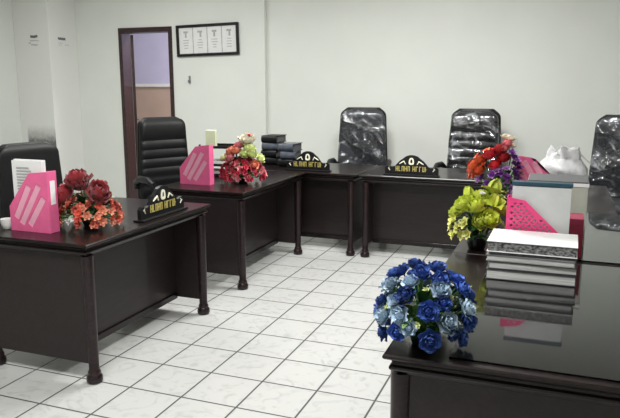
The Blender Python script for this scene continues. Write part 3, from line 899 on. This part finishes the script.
def bouquet(label, loc, pot_r, pot_h, spec, n_leaf, leaf_len, center_h, spread, leaf_m, seed, leaf2=None):
    """spec: list of (mesh, part name, [(x, y, z, r)...]); positions local to the base"""
    rr = random.Random(seed)
    t = thing('flower_arrangement', label, 'flowers', loc, 0, 'artificial flower arrangements')
    bm = bm_new()
    lathe(bm, [(pot_r * 0.7, 0), (pot_r * 0.78, 0.004), (pot_r, pot_h * 0.8), (pot_r * 1.06, pot_h * 0.82), (pot_r * 1.06, pot_h), (pot_r * 0.9, pot_h), (pot_r * 0.85, pot_h * 0.85)], 24)
    link('pot', bm, M['pot'], t, smooth=True)
    stems = bm_new()
    core = Vector((0, 0, pot_h * 0.8))
    for mesh, nm, items in spec:
        for (x, y, z_, r) in items:
            p = Vector((x, y, z_))
            ax = p - Vector((0, 0, center_h * 0.45)); ax.normalize()
            ax = (ax + Vector((rr.uniform(-.25, .25), rr.uniform(-.25, .25), rr.uniform(-.1, .3)))).normalized()
            put(mesh, nm, t, p, ax, r, rr.uniform(0, 6.28))
            e = p - ax * r * 0.35
            mid = (core * 0.55 + e * 0.45) + Vector((0, 0, 0.015))
            tube(stems, [core + Vector((x * 0.12, y * 0.12, 0)), mid, e], 0.0022, 5)
    link('stems', stems, M['leaflight'], t, smooth=True)
    bm = bm_new(); b2 = bm_new()
    for k in range(n_leaf):
        a = rr.uniform(0, 2 * PI); el = rr.uniform(-0.35, 1.1)
        s = rr.uniform(0.45, 0.95) * spread
        base = Vector((s * math.cos(a) * 0.6, s * math.sin(a) * 0.6, max(pot_h, center_h * rr.uniform(0.3, 0.85))))
        dirv = Vector((math.cos(a) * math.cos(el), math.sin(a) * math.cos(el), math.sin(el)))
        tip = base + dirv * leaf_len * rr.uniform(0.7, 1.2)
        if tip.z < 0.025: tip.z = 0.025
        leaf_geo(bm if (leaf2 is None or rr.random() < 0.6) else b2, base, tip, leaf_len * 0.22, 0.0)
    link('foliage', bm, leaf_m, t, smooth=True)
    if leaf2: link('foliage', b2, leaf2, t, smooth=True)
    else: b2.free()
    return t

def split(pts, share, seed):
    q = random.Random(seed); a, b_ = [], []
    for p in pts: (a if q.random() < share else b_).append(p)
    return a, b_

def dome(n, rx, ry, z0, z1, r0, r1, rr, lo=0.0, hi=1.0, ang=(0, 2 * PI)):
    out = []
    for k in range(n):
        v = lo + (hi - lo) * (k + 0.5) / n
        th = math.acos(1 - v) if v <= 1 else PI / 2 + math.asin(min(1, v - 1))
        az = ang[0] + ((k * 2.39996 + rr.uniform(-0.25, 0.25)) % (ang[1] - ang[0]))
        r_ = rr.uniform(r0, r1)
        out.append((rx * math.sin(th) * math.cos(az), ry * math.sin(th) * math.sin(az), max(r_ + 0.012, z0 + (z1 - z0) * math.cos(th)), r_))
    return out

rr = random.Random(21)
rose = {k: rose_mesh('rose_' + k, M[k], i) for i, k in enumerate(['redrose', 'blue', 'paleblue', 'lime', 'yellow', 'creampetal', 'rosepink', 'red', 'orange', 'palegreen', 'peach', 'crimson', 'purple'])}
flo = {k: floret_mesh('floret_' + k, M[k], i + 50) for i, k in enumerate(['coral', 'peach', 'crimson', 'rosepink', 'palegreen', 'yellow', 'purple', 'violet', 'orange', 'white', 'leaflight', 'red', 'blue', 'paleblue', 'lime'])}
lily = {k: lily_mesh('lily_' + k, M[k], i + 90) for i, k in enumerate(['lime', 'yellow', 'paleblue', 'white', 'purple', 'redrose'])}

def bud_mesh(name, m, seed):         # full, rounded rose
    rr = random.Random(seed); bm = bm_new()
    lathe(bm, [(0.15, -0.5), (0.42, -0.3), (0.5, 0.1), (0.35, 0.42), (0.08, 0.5)], 12)
    for (n, L_, W_, tl, cu, z0, r0) in [(3, 0.75, 0.34, 10, -30, -0.05, 0.14), (4, 0.95, 0.50, 30, -28, -0.25, 0.22), (5, 1.05, 0.62, 46, -30, -0.40, 0.26), (6, 1.0, 0.62, 66, -20, -0.50, 0.28)]:
        o = rr.uniform(0, 6)
        for k in range(n): petal(bm, L_ * rr.uniform(0.92, 1.08), W_, R(tl + rr.uniform(-6, 6)), o + 2 * PI * k / n, z0, R(cu), r0)
    return finish_mesh(name, bm, m)
bud = {k: bud_mesh('full_rose_' + k, M[k], i + 130) for i, k in enumerate(['redrose', 'creampetal', 'lime', 'blue', 'paleblue', 'red', 'orange', 'palegreen', 'peach', 'rosepink', 'crimson'])}

# blue bouquet on the nearest desk
pts = dome(48, 0.132, 0.124, 0.095, 0.240, 0.026, 0.036, rr, 0.02, 1.35)
bl, pb = split(pts, 0.66, 3)
bouquet('round bouquet of blue and pale blue roses on the front corner of the nearest desk', (1.915, -1.02, TT), 0.045, 0.045,
        [(rose['blue'], 'rose', bl), (rose['paleblue'], 'rose', pb),
         (flo['palegreen'], 'floret', dome(24, 0.130, 0.125, 0.085, 0.222, 0.010, 0.015, rr, 0.1, 1.28)), (flo['white'], 'floret', dome(9, 0.130, 0.125, 0.09, 0.225, 0.008, 0.012, rr, 0.15, 1.4))],
        90, 0.065, 0.17, 0.15, M['leaf'], 5, M['leaflight'])
# yellow-green bouquet
bouquet('yellow-green lily and rose bouquet in a dark pot left of the book stack', (1.918, 0.245, TT), 0.05, 0.06,
        [(lily['lime'], 'lily', [(0.065, -0.01, 0.275, 0.062), (0.075, -0.05, 0.225, 0.055), (-0.045, 0.02, 0.235, 0.055)]),
         (bud['lime'], 'rose', [(0.0, -0.07, 0.215, 0.052), (-0.06, -0.05, 0.215, 0.052), (0.06, -0.085, 0.165, 0.048), (0.01, -0.01, 0.250, 0.048), (0.095, 0.01, 0.195, 0.045), (-0.095, -0.02, 0.175, 0.045), (0.02, -0.09, 0.15, 0.042)]),
         (flo['yellow'], 'floret', [(-0.10, -0.06, 0.135, 0.036), (-0.075, -0.09, 0.110, 0.034), (-0.045, -0.10, 0.135, 0.036), (-0.115, -0.03, 0.105, 0.032), (-0.06, -0.08, 0.080, 0.03), (-0.10, -0.07, 0.075, 0.03), (-0.03, -0.10, 0.09, 0.03)]),
         (flo['palegreen'], 'floret', [(0.095, -0.06, 0.150, 0.026), (0.10, 0.03, 0.245, 0.026), (0.11, -0.02, 0.12, 0.03)]),
         (flo['white'], 'floret', [(0.02, -0.06, 0.275, 0.018), (0.105, -0.02, 0.215, 0.016)])],
        40, 0.075, 0.18, 0.09, M['leaf'], 8, None)
# red roses
cor = dome(98, 0.175, 0.155, 0.04, 0.170, 0.024, 0.034, rr, 0.05, 1.18)
co, pe = split(cor, 0.6, 5)
co = [c for c in co if not (abs(c[0]) < 0.04 and c[1] < -0.11 and c[2] < 0.09)]
pe = [c for c in pe if not (abs(c[0]) < 0.04 and c[1] < -0.11 and c[2] < 0.09)]
bouquet('three deep red roses over coral florets on the left desk', (-0.145, 0.02, TT), 0.045, 0.035,
        [(bud['redrose'], 'rose', [(-0.02, -0.06, 0.262, 0.072), (-0.105, -0.06, 0.175, 0.070), (0.10, -0.04, 0.190, 0.070), (0.0, 0.09, 0.20, 0.055), (0.025, -0.08, 0.235, 0.045)]),
         (flo['coral'], 'floret', co), (flo['peach'], 'floret', pe),
         (flo['white'], 'floret', [(-0.01, -0.16, 0.055, 0.022), (0.02, -0.165, 0.065, 0.015)])],
        60, 0.09, 0.17, 0.10, M['leaf'], 12, M['leafvar'])
# red, cream and pale green bouquet
fl = dome(98, 0.18, 0.15, 0.045, 0.195, 0.027, 0.037, rr, 0.05, 1.2)
fa, fb = split(fl, 0.62, 9)
bouquet('tall bouquet of red and pink florets with a cream bloom on top', (-0.105, 1.82, TT), 0.045, 0.04,
        [(bud['creampetal'], 'rose', [(0.055, -0.02, 0.345, 0.068), (0.02, 0.02, 0.315, 0.05)]),
         (flo['crimson'], 'floret', fa + [(0.085, -0.05, 0.375, 0.03)]), (flo['rosepink'], 'floret', fb),
         (bud['palegreen'], 'rose', [(0.075, -0.02, 0.275, 0.056), (0.11, -0.05, 0.235, 0.05), (0.055, -0.07, 0.235, 0.045), (0.145, 0.02, 0.195, 0.045), (-0.13, -0.06, 0.195, 0.04)]),
         (bud['peach'], 'rose', [(-0.07, -0.05, 0.245, 0.055), (-0.02, -0.07, 0.255, 0.045), (0.13, -0.06, 0.15, 0.038)]),
         (bud['rosepink'], 'rose', [(-0.06, -0.09, 0.20, 0.045), (-0.03, 0.0, 0.29, 0.045)])],
        50, 0.085, 0.20, 0.12, M['leaf'], 16, M['leaflight'])
# orange, red and purple bouquet
def sh(items, dx=-0.065, dz=0.015): return [(x + dx, y, z_ + dz, r) for x, y, z_, r in items]
bouquet('mixed orange, red and purple flowers behind the yellow-green bouquet', (1.925, 1.60, TT), 0.045, 0.05,
        [(bud['red'], 'rose', sh([(-0.03, -0.06, 0.300, 0.050), (0.035, -0.03, 0.335, 0.052), (-0.01, 0.04, 0.310, 0.046), (0.06, -0.07, 0.285, 0.046), (-0.07, 0.0, 0.27, 0.044), (0.01, -0.09, 0.24, 0.044)])),
         (bud['orange'], 'rose', sh([(-0.125, -0.05, 0.225, 0.048), (-0.085, -0.09, 0.200, 0.044), (-0.145, 0.02, 0.19, 0.042), (-0.09, -0.06, 0.265, 0.042)])),
         (bud['rosepink'], 'rose', sh([(0.075, -0.02, 0.375, 0.036), (0.06, -0.05, 0.345, 0.03)])), (bud['creampetal'], 'rose', sh([(0.09, 0.02, 0.405, 0.034), (0.055, 0.03, 0.415, 0.030), (0.105, 0.0, 0.36, 0.028)])),
         (flo['orange'], 'floret', sh([(-0.15, -0.04, 0.15, 0.03), (-0.12, -0.08, 0.165, 0.032), (-0.06, -0.10, 0.235, 0.03), (-0.16, 0.0, 0.235, 0.03), (-0.11, -0.02, 0.285, 0.03), (-0.05, -0.05, 0.325, 0.03)])),
         (flo['purple'], 'floret', sh([(0.125, -0.07, 0.285, 0.042), (0.135, -0.08, 0.245, 0.042), (0.13, -0.08, 0.200, 0.042), (0.14, -0.06, 0.160, 0.040), (0.11, -0.06, 0.315, 0.036), (0.0, -0.11, 0.175, 0.036), (-0.06, -0.11, 0.155, 0.036), (0.05, -0.11, 0.185, 0.036), (0.15, -0.04, 0.22, 0.04), (0.09, -0.10, 0.16, 0.036), (-0.03, -0.11, 0.12, 0.034)])),
         (flo['violet'], 'floret', sh([(0.145, -0.09, 0.270, 0.028), (0.02, -0.12, 0.205, 0.030), (-0.09, -0.10, 0.140, 0.028), (0.09, -0.10, 0.12, 0.032), (0.12, -0.09, 0.095, 0.032), (0.04, -0.10, 0.12, 0.032), (0.08, -0.11, 0.22, 0.030), (0.10, -0.1, 0.06, 0.028)]))],
        60, 0.08, 0.22, 0.14, M['leaf'], 19, None)
